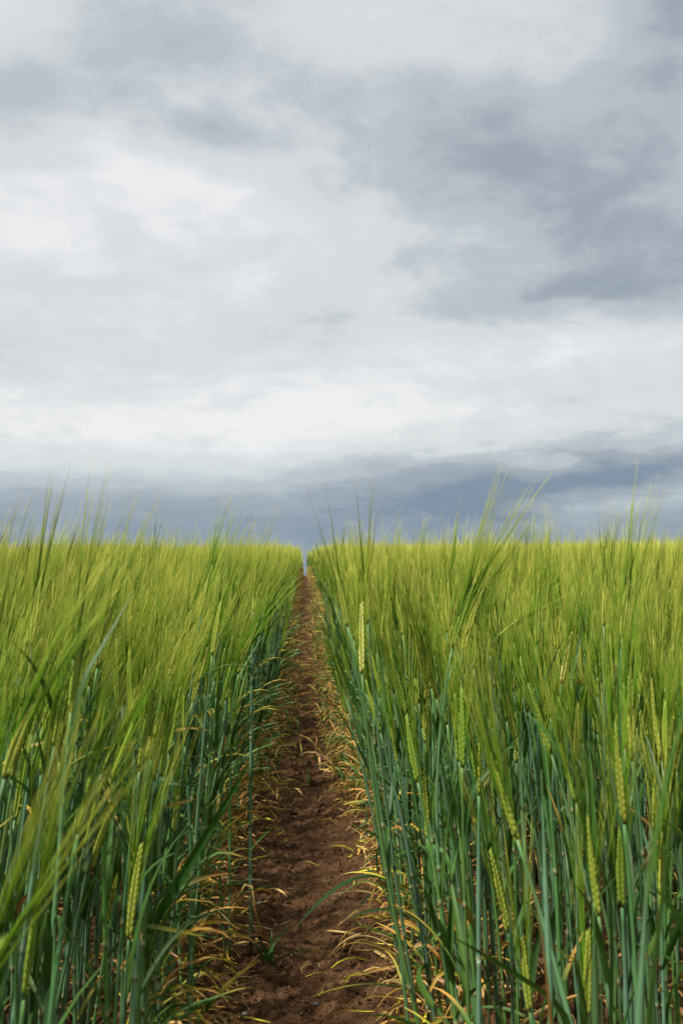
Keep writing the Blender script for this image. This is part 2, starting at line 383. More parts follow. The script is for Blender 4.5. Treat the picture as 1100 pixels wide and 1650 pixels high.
def leaf_set(r, inner=True, toward=None, h=.5):
    """green blades up the stem, yellowed and dry ones low down; toward = azimuth of the open path"""
    out_ = []
    for t in (.80, .60, .42):
        if r.random() < (.34 if t > .7 else .46):
            az = r.uniform(0, 6.28); up = r.random() < .72
            out_.append((t + r.uniform(-.06, .06), az, r.uniform(.12, .4), r.uniform(.5, 1.2) if up else r.uniform(1.6, 2.5), r.uniform(.11, .20), r.uniform(.006, .0095), 'green' if r.random() < .85 else 'tip'))
    if toward is not None:
        for k in range(r.choice((1, 2, 2, 3))):
            az = toward + r.gauss(0, .9)
            out_.append((r.uniform(.10, .55), az, r.uniform(.25, 1.0), r.uniform(1.2, 2.3), r.uniform(.08, .17), r.uniform(.0045, .0085), r.choice(('green', 'green', 'tip', 'tip', 'yellow'))))
        for k in range(r.choice((2, 3, 4, 6))):
            az = toward + r.gauss(0, 1.1)
            out_.append((r.uniform(.02, .26), az, r.uniform(.3, 1.6), r.uniform(1.5, 3.1), r.uniform(.04, .13), r.uniform(.003, .0072), r.choice(('dry', 'dry', 'dry', 'yellow', 'yellow', 'tip'))))
    else:
        for k in range(r.choice((0, 1, 1, 2))):
            out_.append((r.uniform(.03, .25), r.uniform(0, 6.28), r.uniform(.4, 1.2), r.uniform(1.7, 2.9), r.uniform(.06, .13), r.uniform(.003, .0055), r.choice(('dry', 'dry', 'yellow'))))
    return out_

def random_spec(r, x, y, z0, side, lean, toward=None, hmul=1.0, bend=None, na=18):
    h = (r.gauss(.462, .032) if r.random() < .82 else r.uniform(.30, .44)) * hmul
    lx = lean + r.gauss(0, .065); ly = r.gauss(0, .045)
    base = Vector((x, y, z0)); top = base + Vector((lx * h, ly * h, h * (1 - .4 * (lx * lx))))
    bare = r.random() < .10
    return spec(r, base, top, 0 if bare else r.uniform(.062, .085), r.uniform(.10, .138), (bend if bend is not None else r.uniform(.1, .5)),
                leaf_set(r, toward=toward), rad=r.uniform(.0017, .0027), n_awn=na)

# ------------------------------------------------------------------ individual plants
def link(name, me, parent=None):
    o = bpy.data.objects.new(name, me); COL.objects.link(o)
    if parent is not None: o.parent = parent
    return o
KM = {}
def kernel_mesh(k):
    if k not in KM:
        mb = MB(); rr = random.Random(k); kernel_shape(mb, Vector((0, 0, 0)), Vector((0, 0, 1)), 1.0, Vector((1, 0, 0)), cv((.62, .60, .15) if k == 0 else lerp(C_EAR, C_EARG, (k - 1) / 3), rr, .05), 6, 6)
        KM[k] = mb.mesh('kernel')
    return KM[k]
def build_plant(sp, label, group=None, kernels=False, extra=(), pale=False, thick=1.0):
    """extra: (t on the stem, middle point, end point, width, colour kind, part label) for blades drawn through given points"""
    r = sp['r']; org = sp['base'].copy(); z0 = soil_z(org.x, org.y) - .004; org.z = z0
    e = bpy.data.objects.new('barley_plant', None); COL.objects.link(e); e.location = org; e.empty_display_size = .05
    e['label'] = label; e['category'] = 'barley plant'
    if group: e['group'] = group
    sp['base'] = Vector((0, 0, 0)); sp['top'] = sp['top'] - org
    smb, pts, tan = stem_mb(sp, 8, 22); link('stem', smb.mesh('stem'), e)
    for lf in sp['leaves']:
        mb = MB(); p, _ = along(pts, lf[0]); add_leaf(mb, p, *lf[1:7], r, n=10)
        link('dry_leaf' if lf[6] == 'dry' else 'leaf', mb.mesh('leaf'), e)
    for (t, m_, t_, wd, kind, lab) in extra:
        p, _ = along(pts, t); mb = MB(); n = 13
        P = [bez(p, m_ - org, t_ - org, i / (n - 1)) for i in range(n)]
        ax = (t_ - org - p); side = ax.cross((m_ - org - p)).normalized() if ax.cross(m_ - org - p).length > 1e-7 else Vector((0, 1, 0))
        mb.blade(P, leaf_w(n, wd), side, leaf_cols(n, kind, r), LEAF, twist=r.uniform(-.5, .5), fold=.2)
        o = link('leaf', mb.mesh('leaf'), e)
        if lab: o['label'] = lab
    if sp['ear']:
        ep, d = ear_frame(sp, pts[-1], tan); th = sp.get('face', r.uniform(0, 6.28)); face = Vector((math.cos(th), math.sin(th), .05))
        col = cv(tuple(q_ * 1.22 for q_ in C_EAR) if pale else lerp(C_EAR, C_EARG, r.random() ** .5), r, .12)
        mb = MB(); mb.tube(ep, [.0011] * len(ep), 5, [C_EARG] * len(ep), EAR)
        if not kernels:
            for p, dd, size, t, o_ in kernel_spots(sp, ep, face, 28): kernel_shape(mb, p, dd, size, o_, col, 6, 5)
        ear = link('ear', mb.mesh('ear'), e)
        if kernels:
            kk = 0 if sp.get('ripe') else 1 if pale else r.randrange(1, 5)
            for p, dd, size, t, o_ in kernel_spots(sp, ep, face, 28):
                x = (o_ - dd * o_.dot(dd)).normalized(); y = dd.cross(x)
                m = Matrix((x, y, dd)).transposed().to_4x4() @ Matrix.Scale(size, 4); m.translation = p
                ko = link('kernel', kernel_mesh(kk), ear); ko.matrix_basis = m
        aw = link('awns', awns_mb(sp, ep, face, sp['na'], 7, 3, thick).mesh('awns'), ear); aw['kind'] = 'stuff'
    return e
def P(px, py, d):
    return Vector(((px - CX) / FPX * d, d, EYE - (py - HY) / FPX * d))

def hero(label, tip, tail, d, base_x, base_y=0, awn=.13, spread=.14, bend=.3, leaves=None, rad=.0021, na=22, pale=True, kern=True, seed=1, extra=(), face=None, dtip=0, thick=1.0):
    """tip, tail: photo pixels of the top and foot of the ear at distance d"""
    r = random.Random(seed); a = P(*tail, d); b = P(*tip, d + dtip); ln = (b - a).length
    base = Vector((base_x, d + base_y, 0)); base.z = soil_z(base.x, base.y)
    h = a.z
    sp = spec(r, base, a, ln, awn, bend, leaves if leaves is not None else leaf_set(r), rad=rad, awn_spread=spread, n_awn=na)
    # the last stretch of the stem already points along the ear
    t1 = (b - a).normalized(); sp['eb'] = None
    if face is not None: sp['face'] = face
    else: sp['face'] = r.uniform(-.4, .4)
    sp['dir'] = t1; sp['ripe'] = seed in (1, 9)
    return build_plant(sp, label, kernels=kern, extra=extra, pale=pale, thick=thick)
_sc = stem_curve
def stem_mb_dir(sp, sides, n): pass
# stems that must end in a given direction
_old_stem_mb = stem_mb
def stem_mb(sp, sides, n):
    if 'dir' not in sp: return _old_stem_mb(sp, sides, n)
    global stem_curve
    dd = sp['dir']
    def sc2(base, top, r, n_):
        h = (top - base).length; c = top - dd * (h * .5); c = c + (Vector((base.x, base.y, c.z)) - c) * .15
        return [bez(base, c, top, i / (n_ - 1)) for i in range(n_)], dd
    keep = stem_curve; stem_curve = sc2
    o = _old_stem_mb(sp, sides, n); stem_curve = keep
    return o
TL, TR = 0.0, math.pi       # azimuth of the open path seen from the left block and from the right block
HERO_XY = []
def H(*a, **k):
    e = hero(*a, **k); HERO_XY.append((e.location.x, e.location.y)); return e
rr = random.Random(77)
H('barley plant with fat pale ear standing clear beside the soil path, right block', (580, 972), (583, 1086), 1.35, .168, seed=1, awn=.10, bend=.15, spread=.10, rad=.0026, leaves=leaf_set(rr, toward=TR))
H('barley plant with slim ear leaning right, near top of left block', (330, 1040), (312, 1130), 1.65, -.22, seed=2, bend=.5)
H('barley plant with broad yellowish ear tilting right in lower left block', (184, 1272), (150, 1398), 1.22, -.29, seed=3, bend=.6, spread=.2, leaves=leaf_set(rr))
H('barley plant with long upright ear low in the left block', (224, 1352), (212, 1505), 1.05, -.17, seed=4, bend=.35, rad=.0024)
H('barley plant with short bright ear half hidden in lower left block', (189, 1400), (180, 1480), 1.45, -.28, seed=5, bend=.4)
H('barley plant with bright knobbly ear near right edge of the right block', (1058, 1212), (1056, 1340), 1.20, .42, seed=6, bend=.15)
H('barley plant whose pale ear leans left low in the right block', (790, 1368), (818, 1502), 1.18, .30, seed=7, bend=-.05, rad=.0026)
H('short barley plant with dark yellow ear at the foot of right block', (838, 1508), (852, 1628), 1.12, .235, seed=8, bend=.1)
H('barley plant with ripening straw yellow ear high in right block', (918, 1020), (905, 1102), 1.55, .36, seed=9, bend=.3)
H('barley plant with ear bent far over to the right, awns fanned out', (852, 988), (802, 1027), 1.75, .27, seed=10, bend=.2, spread=.25, awn=.10)
H('barley plant with large brownish ear, upper right block', (1014, 1078), (1020, 1228), 1.0, .33, seed=11, bend=.1)
H('barley plant with narrow ear above a row of bare stems, right block', (682, 1240), (688, 1350), 1.42, .21, seed=12, bend=.0)
H('barley plant with thick pale stem and ear at bottom of right block', (946, 1500), (944, 1640), .93, .235, seed=13, bend=.05, rad=.0040)
H('barley plant with narrow vertical ear in the middle of right block', (877, 1130), (873, 1225), 1.5, .33, seed=14, bend=.05)
H('barley plant with slender ear beside dark gap in right block', (728, 985), (716, 1060), 1.6, .24, seed=15, bend=.35)
H('barley plant with light green ear above bent leaf, right block', (830, 1150), (832, 1230), 1.6, .31, seed=16, bend=.05)
H('barley plant with drooping ear curving right over left block', (280, 1030), (262, 1120), 1.5, -.21, seed=17, bend=.7, spread=.2)
H('barley plant with pale ear leaning right at left margin', (98, 1040), (92, 1130), 1.6, -.37, seed=18, bend=.4)
H('barley plant with ear leaning right beside path in upper left block', (405, 1000), (385, 1085), 1.9, -.13, seed=19, bend=.9, spread=.2, leaves=leaf_set(rr, toward=TL))
# tall ones whose awns stand above the skyline
H('tall barley plant with straight awns above skyline at far left', (66, 935), (56, 1040), 1.25, -.34, seed=20, awn=.125, spread=.07, bend=.15, na=24)
H('tall barley plant with sheaf of long awns rising over left skyline', (130, 955), (122, 1060), 1.20, -.29, seed=21, awn=.13, spread=.10, bend=.22, na=26)
H('tall barley plant with dark straight ear and fanned awns, left block', (176, 975), (160, 1075), 1.35, -.26, seed=22, awn=.15, spread=.12, bend=.35, na=24)
H('tall barley plant with awns above skyline left of the path', (352, 970), (343, 1055), 1.55, -.16, seed=23, awn=.14, spread=.14, bend=.35, na=24)
H('tall barley plant whose fine awns stand up nearest the gap', (305, 985), (298, 1070), 1.60, -.20, seed=24, awn=.13, spread=.12, bend=.2)
H('tall barley plant with two parted awns above skyline right of gap', (545, 930), (560, 1010), 1.45, .14, seed=25, awn=.13, spread=.10, bend=-.12, na=8)
H('tall barley plant with upright awns over the skyline, right block edge', (588, 925), (592, 1005), 1.5, .16, seed=26, awn=.13, spread=.10, bend=.1, na=14)
H('tall barley plant with fine awns just behind the pale ear', (618, 960), (616, 1040), 1.7, .2, seed=27, awn=.13, spread=.14, bend=.15, na=18)
H('tall barley plant with dark ear and feathery plume of awns bending right', (756, 940), (728, 1045), 1.28, .225, seed=28, awn=.155, spread=.17, bend=.4, na=40, pale=False)
H('tall barley plant with bushy plume of awns beside the dark ear', (768, 950), (745, 1050), 1.45, .25, seed=29, awn=.15, spread=.22, bend=.6, na=34)
H('tall barley plant with thin vertical awns in mid right block', (722, 940), (720, 1020), 1.55, .24, seed=30, awn=.13, spread=.09, bend=0, na=10)
H('tall barley plant with straight dark ear below single awn spray', (868, 955), (866, 1040), 1.4, .31, seed=31, awn=.12, spread=.08, bend=.02, na=14, pale=False)
H('tall barley plant with awns over skyline in far right block', (1012, 930), (1004, 1030), 1.20, .38, seed=32, awn=.12, spread=.12, bend=.2, na=24)
H('tall barley plant with red tipped awns at right edge', (1020, 945), (1012, 1040), 1.35, .42, seed=33, awn=.13, spread=.15, bend=.2, na=24)
H('tall barley plant with one upright awn spray, right block', (977, 930), (975, 1010), 1.5, .41, seed=34, awn=.12, spread=.05, bend=.0, na=10)
H('barley plant with awns slanting out of the left edge', (-60, 1000), (-75, 1100), 1.2, -.40, seed=35, awn=.15, spread=.10, bend=.45, na=24)
# very near, out of focus
H('very near barley plant bending strongly right at bottom left corner', (10, 1500), (-42, 1625), .64, -.23, seed=36, awn=.13, spread=.20, bend=.25, na=30, rad=.0026, leaves=[], pale=False)
H('near barley plant with green awns sweeping right, bottom left', (45, 1130), (15, 1250), .85, -.30, seed=37, awn=.14, spread=.10, bend=.8, na=24, leaves=[])
# plants that carry the conspicuous single leaves
def stalk(label, top, base, seed, rad=.0022, leaves=(), extra=(), ear=0, bend=.2):
    r = random.Random(seed); b = Vector((base[0], base[1], soil_z(*base)))
    sp = spec(r, b, top, ear, .12, bend, list(leaves), rad=rad, n_awn=16)
    e = build_plant(sp, label, extra=extra); HERO_XY.append(base); return e
stalk('lone upright dark green stalk growing inside the path by the left block', P(408, 985, 1.95), (-.091, 1.93), 41, rad=.0026,
      leaves=[(.78, 2.9, .25, .9, .13, .007, 'green'), (.45, -.4, .2, 1.3, .12, .006, 'green')], ear=.07, bend=.4)
stalk('barley plant with broad leaf rising to the right over lower left block', P(232, 1180, 1.35), (-.205, 1.35), 42, leaves=[(.1, 1, .5, 2.4, .1, .004, 'dry')],
      extra=[(.42, P(330, 1350, 1.32), P(402, 1228, 1.28), .0115, 'green', 'broad dark green leaf rising right'), (.36, P(330, 1330, 1.38), P(440, 1305, 1.36), .007, 'green', None)], ear=.075, bend=.4)
stalk('barley plant by the path with long green leaf arching over bare soil', P(560, 1150, 1.8), (.150, 1.80), 43,
      leaves=[(.12, 3.0, .9, 2.5, .12, .005, 'dry'), (.08, 3.4, 1.0, 2.6, .1, .004, 'dry'), (.1, 2.6, .8, 2.6, .13, .005, 'yellow')],
      extra=[(.34, P(560, 1385, 1.78), P(474, 1492, 1.74), .0135, 'green', 'long light green leaf arching over the path'),
             (.46, P(590, 1390, 1.80), P(655, 1515, 1.75), .0115, 'green', 'broad dark leaf hanging down')], ear=.07, bend=.1)
stalk('barley plant at path edge with leaf tipped orange lying over soil', P(640, 1230, 1.58), (.172, 1.58), 44,
      leaves=[(.06, 3.1, 1.1, 2.8, .12, .005, 'dry'), (.1, 3.9, .9, 2.8, .13, .005, 'dry'), (.12, 2.5, .9, 2.9, .12, .005, 'dry'), (.05, 3.3, 1.0, 2.5, .1, .004, 'dry')],
      extra=[(.16, P(590, 1560, 1.56), P(500, 1600, 1.50), .008, 'tip', 'green leaf with orange tip'), (.22, P(570, 1480, 1.60), P(535, 1535, 1.58), .006, 'yellow', None)], ear=.07, bend=.1)
stalk('barley plant at bottom of path with broad dark leaf reaching down right', P(612, 1180, 1.50), (.175, 1.48), 45, rad=.0028,
      leaves=[(.05, 3.1, 1.1, 2.8, .12, .005, 'dry'), (.07, 2.7, 1.1, 2.7, .13, .005, 'dry'), (.05, 3.6, 1.0, 2.6, .11, .0045, 'dry')],
      extra=[(.30, P(640, 1560, 1.42), P(735, 1660, 1.36), .014, 'green', 'broad dark green leaf slanting to lower right')], ear=.07, bend=.1)
stalk('barley plant in left block whose low leaf reaches over path with yellow tip', P(300, 1200, 1.58), (-.155, 1.56), 46,
      leaves=[(.08, .2, .9, 2.6, .12, .005, 'yellow'), (.1, -.4, .9, 2.7, .12, .005, 'dry'), (.05, .6, 1.0, 2.6, .11, .0045, 'dry')],
      extra=[(.10, P(350, 1580, 1.50), P(420, 1540, 1.55), .0085, 'tip', 'green leaf with yellow tip over the path'), (.2, P(330, 1500, 1.6), P(395, 1560, 1.62), .006, 'tip', None)], ear=.07, bend=.4)
stalk('barley plant in left block with dark leaf pointing right above stems', P(325, 990, 1.6), (-.19, 1.6), 47, leaves=[(.1, .2, .9, 2.6, .12, .005, 'yellow')],
      extra=[(.80, P(360, 1048, 1.58), P(420, 1080, 1.56), .008, 'green', 'dark leaf pointing right'), (.76, P(372, 1080, 1.6), P(395, 1084, 1.6), .005, 'green', None)], ear=.07, bend=.5)
stalk('barley plant in left block with curled orange leaf near path edge', P(372, 1150, 1.9), (-.125, 1.9), 48,
      leaves=[(.10, .3, .3, 3.2, .14, .007, 'dry'), (.14, -.5, .3, 3.0, .13, .006, 'dry'), (.05, .6, 1.0, 2.6, .11, .0045, 'yellow')], ear=.07, bend=.4,
      extra=[(.3, P(400, 1360, 1.88), P(447, 1325, 1.86), .007, 'green', None)])
stalk('near barley stem with brown withered leaf standing beside it, right block', P(872, 1240, .86), (.20, .86), 49, leaves=[],
      extra=[(.42, P(890, 1540, .85), P(848, 1385, .84), .0075, 'wither', 'brown withered leaf, out of focus')], ear=0, bend=0)
stalk('near thick pale green stem wrapped in its leaf, bottom right', P(955, 1452, .84), (.215, .84), 50, rad=.0046, leaves=[], extra=[(.45, P(1000, 1560, .82), P(980, 1425, .82), .012, 'green', 'broad pale leaf standing upright')], ear=0)
stalk('very near barley plant with broad leaf sweeping up along right edge', P(1050, 1330, .66), (.185, .66), 51, rad=.0030, leaves=[],
      extra=[(.55, P(1050, 1480, .64), P(1108, 1190, .62), .010, 'green', 'broad blurred green leaf'), (.9, P(1065, 1250, .66), P(1120, 1100, .66), .008, 'green', None)], ear=0, bend=.3)
stalk('barley stem with kinked bright leaf low on the left', P(96, 1460, 1.02), (-.235, 1.02), 52, rad=.0034, leaves=[],
      extra=[(.97, P(110, 1440, 1.02), P(100, 1530, 1.0), .006, 'green', 'small kinked leaf')], ear=0)
stalk('barley plant in right block with leaf tip bent over at mid height', P(832, 1155, 1.3), (.26, 1.3), 53, rad=.0026, leaves=[],
      extra=[(.9, P(815, 1180, 1.3), P(792, 1260, 1.3), .007, 'green', None)], ear=0)

# small grass tuft inside the path
def tuft(loc, label, seed, n, hgt, cat='grass tuft', kinds=('green',)):
    r = random.Random(seed); z = soil_z(*loc)
    e = bpy.data.objects.new('grass_tuft', None); COL.objects.link(e); e.location = (*loc, z - .003); e['label'] = label; e['category'] = cat
    for i in range(n):
        mb = MB(); add_leaf(mb, Vector((r.uniform(-.008, .008), r.uniform(-.008, .008), 0)), r.uniform(0, 6.28), r.uniform(.1, .5), r.uniform(.6, 1.3), hgt * r.uniform(.6, 1.1), r.uniform(.005, .0075), r.choice(kinds), r, n=9)
        link('leaf', mb.mesh('leaf'), e)
    mb = MB(); add_leaf(mb, Vector((0, 0, .004)), -.35, 1.0, 1.75, hgt * 1.6, .008, 'tip', r, n=11); link('leaf', mb.mesh('leaf'), e)
    return e
tuft((-.062, 1.88), 'small dark green grass tuft growing in the path beside the lone stalk', 5, 6, .075)
tuft((.012, 3.35), 'tiny green seedling in the middle of the path farther along', 6, 3, .05)

# ------------------------------------------------------------------ sowing the rest
def gap(y):                                   # half width of the open strip
    return .172 - .060 * min(1, max(0, (y - 1.9) / 2.5)) + (.022 if y < 3 else .012 if y < 9 else .005) * noise.noise((y * 1.9, 0, 4.2)) + .062 * min(1, max(0, (y - 6) / 9))
def lean_of(x, r): return (.03 + .065 * min(1, (-x - .14) / .25)) if x < 0 else (-.075 if x < .5 else -.03)
spots = []
y = -.3
rs = random.Random(5)
near = []
ROW = .052
NEAR_Y = 6.0
half = lambda y: .34 * max(y, 0) + .55
yy = -.3
while yy < NEAR_Y:
    dy = .046
    for sgn in (-1, 1):
        k = 0
        while True:
            x = gap(yy) + .012 + k * .040
            if x > half(yy): break
            k += 1
            xx = sgn * (x + rs.uniform(-.018, .018) * (1 if k > 1 else .5)); y2 = yy + rs.uniform(-.024, .024)
            if y2 < .82 and abs(xx) < .34 * max(y2, .3) + .16: continue
            if y2 < 1.15 and abs(xx) < .36 * y2 and rs.random() < .55: continue
            near.append((xx, y2, k))
    yy += dy
def in_view(x, y): return y > .7 and -.285 < x / y < .35
near.sort(key=lambda p: (not in_view(p[0], p[1]), p[1]))
def hides(x, y):                              # keeps the sight of the conspicuous ears free
    px = CX + (x + lean_of(x, R) * .46) / y * FPX if y > .3 else 1e6
    return any(y < d + .02 and abs(px - p) < wd for p, d, wd in CLEAR)
CLEAR = [(582, 1.35, 20), (803, 1.18, 26), (1058, 1.20, 22), (845, 1.12, 18), (918, 1.55, 15), (830, 1.75, 22), (218, 1.05, 20), (168, 1.22, 20), (686, 1.42, 13), (186, 1.45, 13), (320, 1.65, 14), (745, 1.28, 14), (1016, 1.0, 16)]
near = [p for p in near if not hides(p[0], p[1])]
near = [p for p in near if all((p[0] - a) ** 2 + (p[1] - b) ** 2 > .00018 for a, b in HERO_XY)]
N_IND = 298 - len(HERO_XY)
indiv, rest = near[:N_IND], near[N_IND:]
print('individual plants', len(HERO_XY), '+', N_IND, 'to y', indiv[-1][1], 'near mass', len(rest))
todo = []
for i, (x, y, k) in enumerate(indiv):
    r = random.Random(1000 + i); edge = k <= 2; left = x < 0
    tw = (TL if left else TR) if edge else None
    sp = random_spec(r, x, y, soil_z(x, y), 0, lean_of(x, r), tw, bend=((r.uniform(.1, .4) if edge else r.uniform(.2, .65)) if left else r.uniform(-.05, .35)), na=20)
    h = sp['top'].z - sp['base'].z; dx = (sp['top'].x - sp['base'].x) / h
    up = sum(1 for l_ in sp['leaves'] if l_[6] in ('green', 'tip') and l_[0] > .3 and l_[3] < 1.4)
    arch = sum(1 for l_ in sp['leaves'] if l_[6] in ('green', 'tip') and l_[0] > .3 and l_[3] >= 1.4)
    dry = sum(1 for l_ in sp['leaves'] if l_[6] in ('dry', 'yellow'))
    size = 'tall' if h > .475 else 'short' if h < .43 else 'mid-height'
    way = 'leaning right' if dx > .07 else 'leaning left' if dx < -.07 else 'upright'
    head = 'earless' if not sp['ear'] else 'long-eared' if sp['ear'] > .074 else 'short-eared'
    fol = ('mixed leaves' if up and arch else 'arching leaf' if arch else 'upright leaf' if up else 'bare stem') + (', dry foot' if dry >= 2 else '')
    place = ('path side of' if edge else 'blurred' if y < 1.1 else 'deep' if y > 1.6 else 'inside') + (' left block' if left else ' right block')
    todo.append([f'{size} {head} barley plant {way}, {fol}, {place}', y, sp, 'near barley plants of the ' + ('left block' if left else 'right block')])
same = {}
for t in todo: same.setdefault(t[0], []).append(t)
for lab, ts in same.items():
    ts.sort(key=lambda t: t[1]); m = len(ts)
    names = {1: [''], 2: ['nearer ', 'farther ']}.get(m) or (['nearest '] + [o_ + '-nearest ' for o_ in ('second', 'third', 'fourth', 'fifth', 'sixth', 'seventh', 'eighth')][:m - 2] + ['farthest '])
    for t, n_ in zip(ts, names): t[0] = n_ + t[0]
for lab, y, sp, grp in todo: build_plant(sp, lab, grp)

# ------------------------------------------------------------------ the mass of the crop: one object
proto = bpy.data.collections.new('barley_variants')
plist = []
def add_proto(mb):
    me = mb.mesh('variant'); o = bpy.data.objects.new('barley_variant_%03d' % len(plist), me); proto.objects.link(o); plist.append(o); return len(plist) - 1
IN, EL, ER = [], [], []
for i in range(26):
    r = random.Random(200 + i); IN.append(add_proto(joined(random_spec(r, 0, 0, 0, 0, 0, None, bend=r.uniform(.1, .5)), 0)))
for i in range(10):
    r = random.Random(300 + i); EL.append(add_proto(joined(random_spec(r, 0, 0, 0, 0, 0, TL, bend=r.uniform(.1, .4)), 0)))
    r = random.Random(340 + i); ER.append(add_proto(joined(random_spec(r, 0, 0, 0, 0, 0, TR, bend=r.uniform(-.05, .3)), 0)))
PW = .5
def patch(seed, side, edge):
    r = random.Random(seed); mb = MB(); n = 115
    for i in range(n):
        x = r.uniform(0, PW); y = r.uniform(-PW / 2, PW / 2)
        e = edge and x < .06
        x *= side
        lean = (.02 + .075 * min(1, abs(x) / .25 if edge else 1) if side < 0 else -.05)
        sp = random_spec(r, x, y, 0, 0, lean, ((TL if side < 0 else TR) if e else None), bend=(r.uniform(.3, .7) * (min(1, .05 + abs(x) * 3) if edge else 1) if side < 0 else r.uniform(0, .4)), na=11)
        joined(sp, 1, mb, r_thick=1.9)
    return mb
PL = [add_proto(patch(500 + i, -1, False)) for i in range(6)]; PR = [add_proto(patch(520 + i, 1, False)) for i in range(6)]
PLE = [add_proto(patch(540 + i, -1, True)) for i in range(4)]; PRE = [add_proto(patch(560 + i, 1, True)) for i in range(4)]
pv, pi, pr, ps = [], [], [], []
for (x, y, k) in rest:
    edge = k <= 2; arr = (EL if x < 0 else ER) if edge else IN
    pv.append((x, y, soil_z(x, y) - .003)); pi.append(rs.choice(arr))
    pr.append((rs.gauss(0, .05), ((lean_of(x, rs) + rs.gauss(0, .05)) if not (edge and y > 2.2) else (-.03 if x < 0 else .0) + rs.gauss(0, .025)), rs.uniform(-.5, .5) if edge else rs.uniform(-.9, .9))); ps.append(rs.gauss(1, .05))
yy = NEAR_Y + PW / 2 - .02
while yy < 75:
    for sgn in (-1, 1):
        k = 0
        while True:
            x = gap(yy + 7 * sgn) + .01 + k * PW
            if x > half(yy) + 1.5: break
            xx = sgn * x; e = k == 0
            arr = (PLE if e else PL) if sgn < 0 else (PRE if e else PR)
            pv.append((xx, yy + rs.uniform(-.03, .03), roll(xx, yy) - .003)); pi.append(rs.choice(arr))
            pr.append((rs.gauss(0, .02), 0, 0.0)); ps.append(rs.gauss(1, .035)); k += 1
    yy += PW * .97
# low blades and dead leaves that narrow the far part of the path
FT = []
for i in range(8):
    r = random.Random(700 + i); mb = MB()
    for k in range(r.choice((4, 5, 6))):
        z = r.uniform(.01, .13); kind = r.choice(('green', 'green', 'tip', 'yellow', 'dry', 'dry'))
        add_leaf(mb, Vector((r.uniform(-.03, .03), r.uniform(-.05, .05), z)), r.uniform(0, 6.28), r.uniform(.3, 1.2), r.uniform(1.3, 2.6), r.uniform(.05, .14), r.uniform(.004, .0075), kind, r, n=6)
    FT.append(add_proto(mb))
yy = 2.9; rf = random.Random(91)
while yy < 40:
    for sgn in (-1, 1):
        x = sgn * max(.012, gap(yy) - .012 - abs(rf.gauss(0, .022 + .010 * min(1, yy / 8))))
        pv.append((x, yy, soil_z(x, yy) - .004)); pi.append(rf.choice(FT)); pr.append((0, 0, rf.uniform(0, 6.28))); ps.append(rf.uniform(.7, 1.15))
    yy += rf.uniform(.025, .08) * (1 + yy / 25)
print('mass points', len(pv))
me = bpy.data.meshes.new('barley_crop'); me.from_pydata(pv, [], [])
a = me.attributes.new('pick', 'INT', 'POINT'); a.data.foreach_set('value', pi)
a = me.attributes.new('turn', 'FLOAT_VECTOR', 'POINT'); a.data.foreach_set('vector', [c for t in pr for c in t])
a = me.attributes.new('size', 'FLOAT', 'POINT'); a.data.foreach_set('value', ps)
crop = bpy.data.objects.new('barley_crop', me); COL.objects.link(crop)
crop['kind'] = 'stuff'; crop['label'] = 'dense green barley crop stretching away to the skyline behind the nearest plants'; crop['category'] = 'barley'
gn = bpy.data.node_groups.new('sow', 'GeometryNodeTree')
gn.interface.new_socket('Geometry', in_out='INPUT', socket_type='NodeSocketGeometry'); gn.interface.new_socket('Geometry', in_out='OUTPUT', socket_type='NodeSocketGeometry')
gi = gn.nodes.new('NodeGroupInput'); go = gn.nodes.new('NodeGroupOutput')
ci = gn.nodes.new('GeometryNodeCollectionInfo'); ci.inputs['Collection'].default_value = proto; ci.inputs['Separate Children'].default_value = True; ci.inputs['Reset Children'].default_value = True
ip = gn.nodes.new('GeometryNodeInstanceOnPoints'); ip.inputs['Pick Instance'].default_value = True
def na_(name, t):
    n = gn.nodes.new('GeometryNodeInputNamedAttribute'); n.data_type = t; n.inputs['Name'].default_value = name; return n.outputs[0]
gn.links.new(gi.outputs[0], ip.inputs['Points']); gn.links.new(ci.outputs[0], ip.inputs['Instance'])
gn.links.new(na_('pick', 'INT'), ip.inputs['Instance Index']); gn.links.new(na_('turn', 'FLOAT_VECTOR'), ip.inputs['Rotation']); gn.links.new(na_('size', 'FLOAT'), ip.inputs['Scale'])
gn.links.new(ip.outputs[0], go.inputs[0])
md = crop.modifiers.new('sow', 'NODES'); md.node_group = gn

# ------------------------------------------------------------------ on the soil
def rock_mesh(seed, mat, flat=.65):
    import bmesh
    bm = bmesh.new(); bmesh.ops.create_icosphere(bm, subdivisions=2, radius=1)
    for v_ in bm.verts:
        n_ = noise.noise(v_.co * 1.3 + Vector((seed * 3.1, 0, 0))) * .55 + noise.noise(v_.co * 3 + Vector((0, seed, 0))) * .28
        v_.co *= 1 + n_; v_.co.z *= flat
    me = bpy.data.meshes.new('clod'); bm.to_mesh(me); bm.free(); me.materials.append(mat)
    me.polygons.foreach_set('use_smooth', [False] * len(me.polygons)); return me
clods = [rock_mesh(i, SOIL) for i in range(6)]; peb = [rock_mesh(i + 10, STONE, .6) for i in range(3)]
rc = random.Random(31)
for i in range(170):
    y = 1.45 + 3.2 * rc.random() ** 1.7; x = rc.gauss(0, .085)
    if abs(x) > .2: continue
    s_ = rc.uniform(.004, .0085) * (1.25 if rc.random() < .15 else 1)
    o = link('soil_clod', rc.choice(clods), path); o.location = (x, y, soil_z(x, y) + s_ * .12); o.scale = (s_ * rc.uniform(.8, 1.4), s_, s_ * rc.uniform(.6, 1)); o.rotation_euler = (rc.uniform(-.4, .4), rc.uniform(-.4, .4), rc.uniform(0, 6.28))
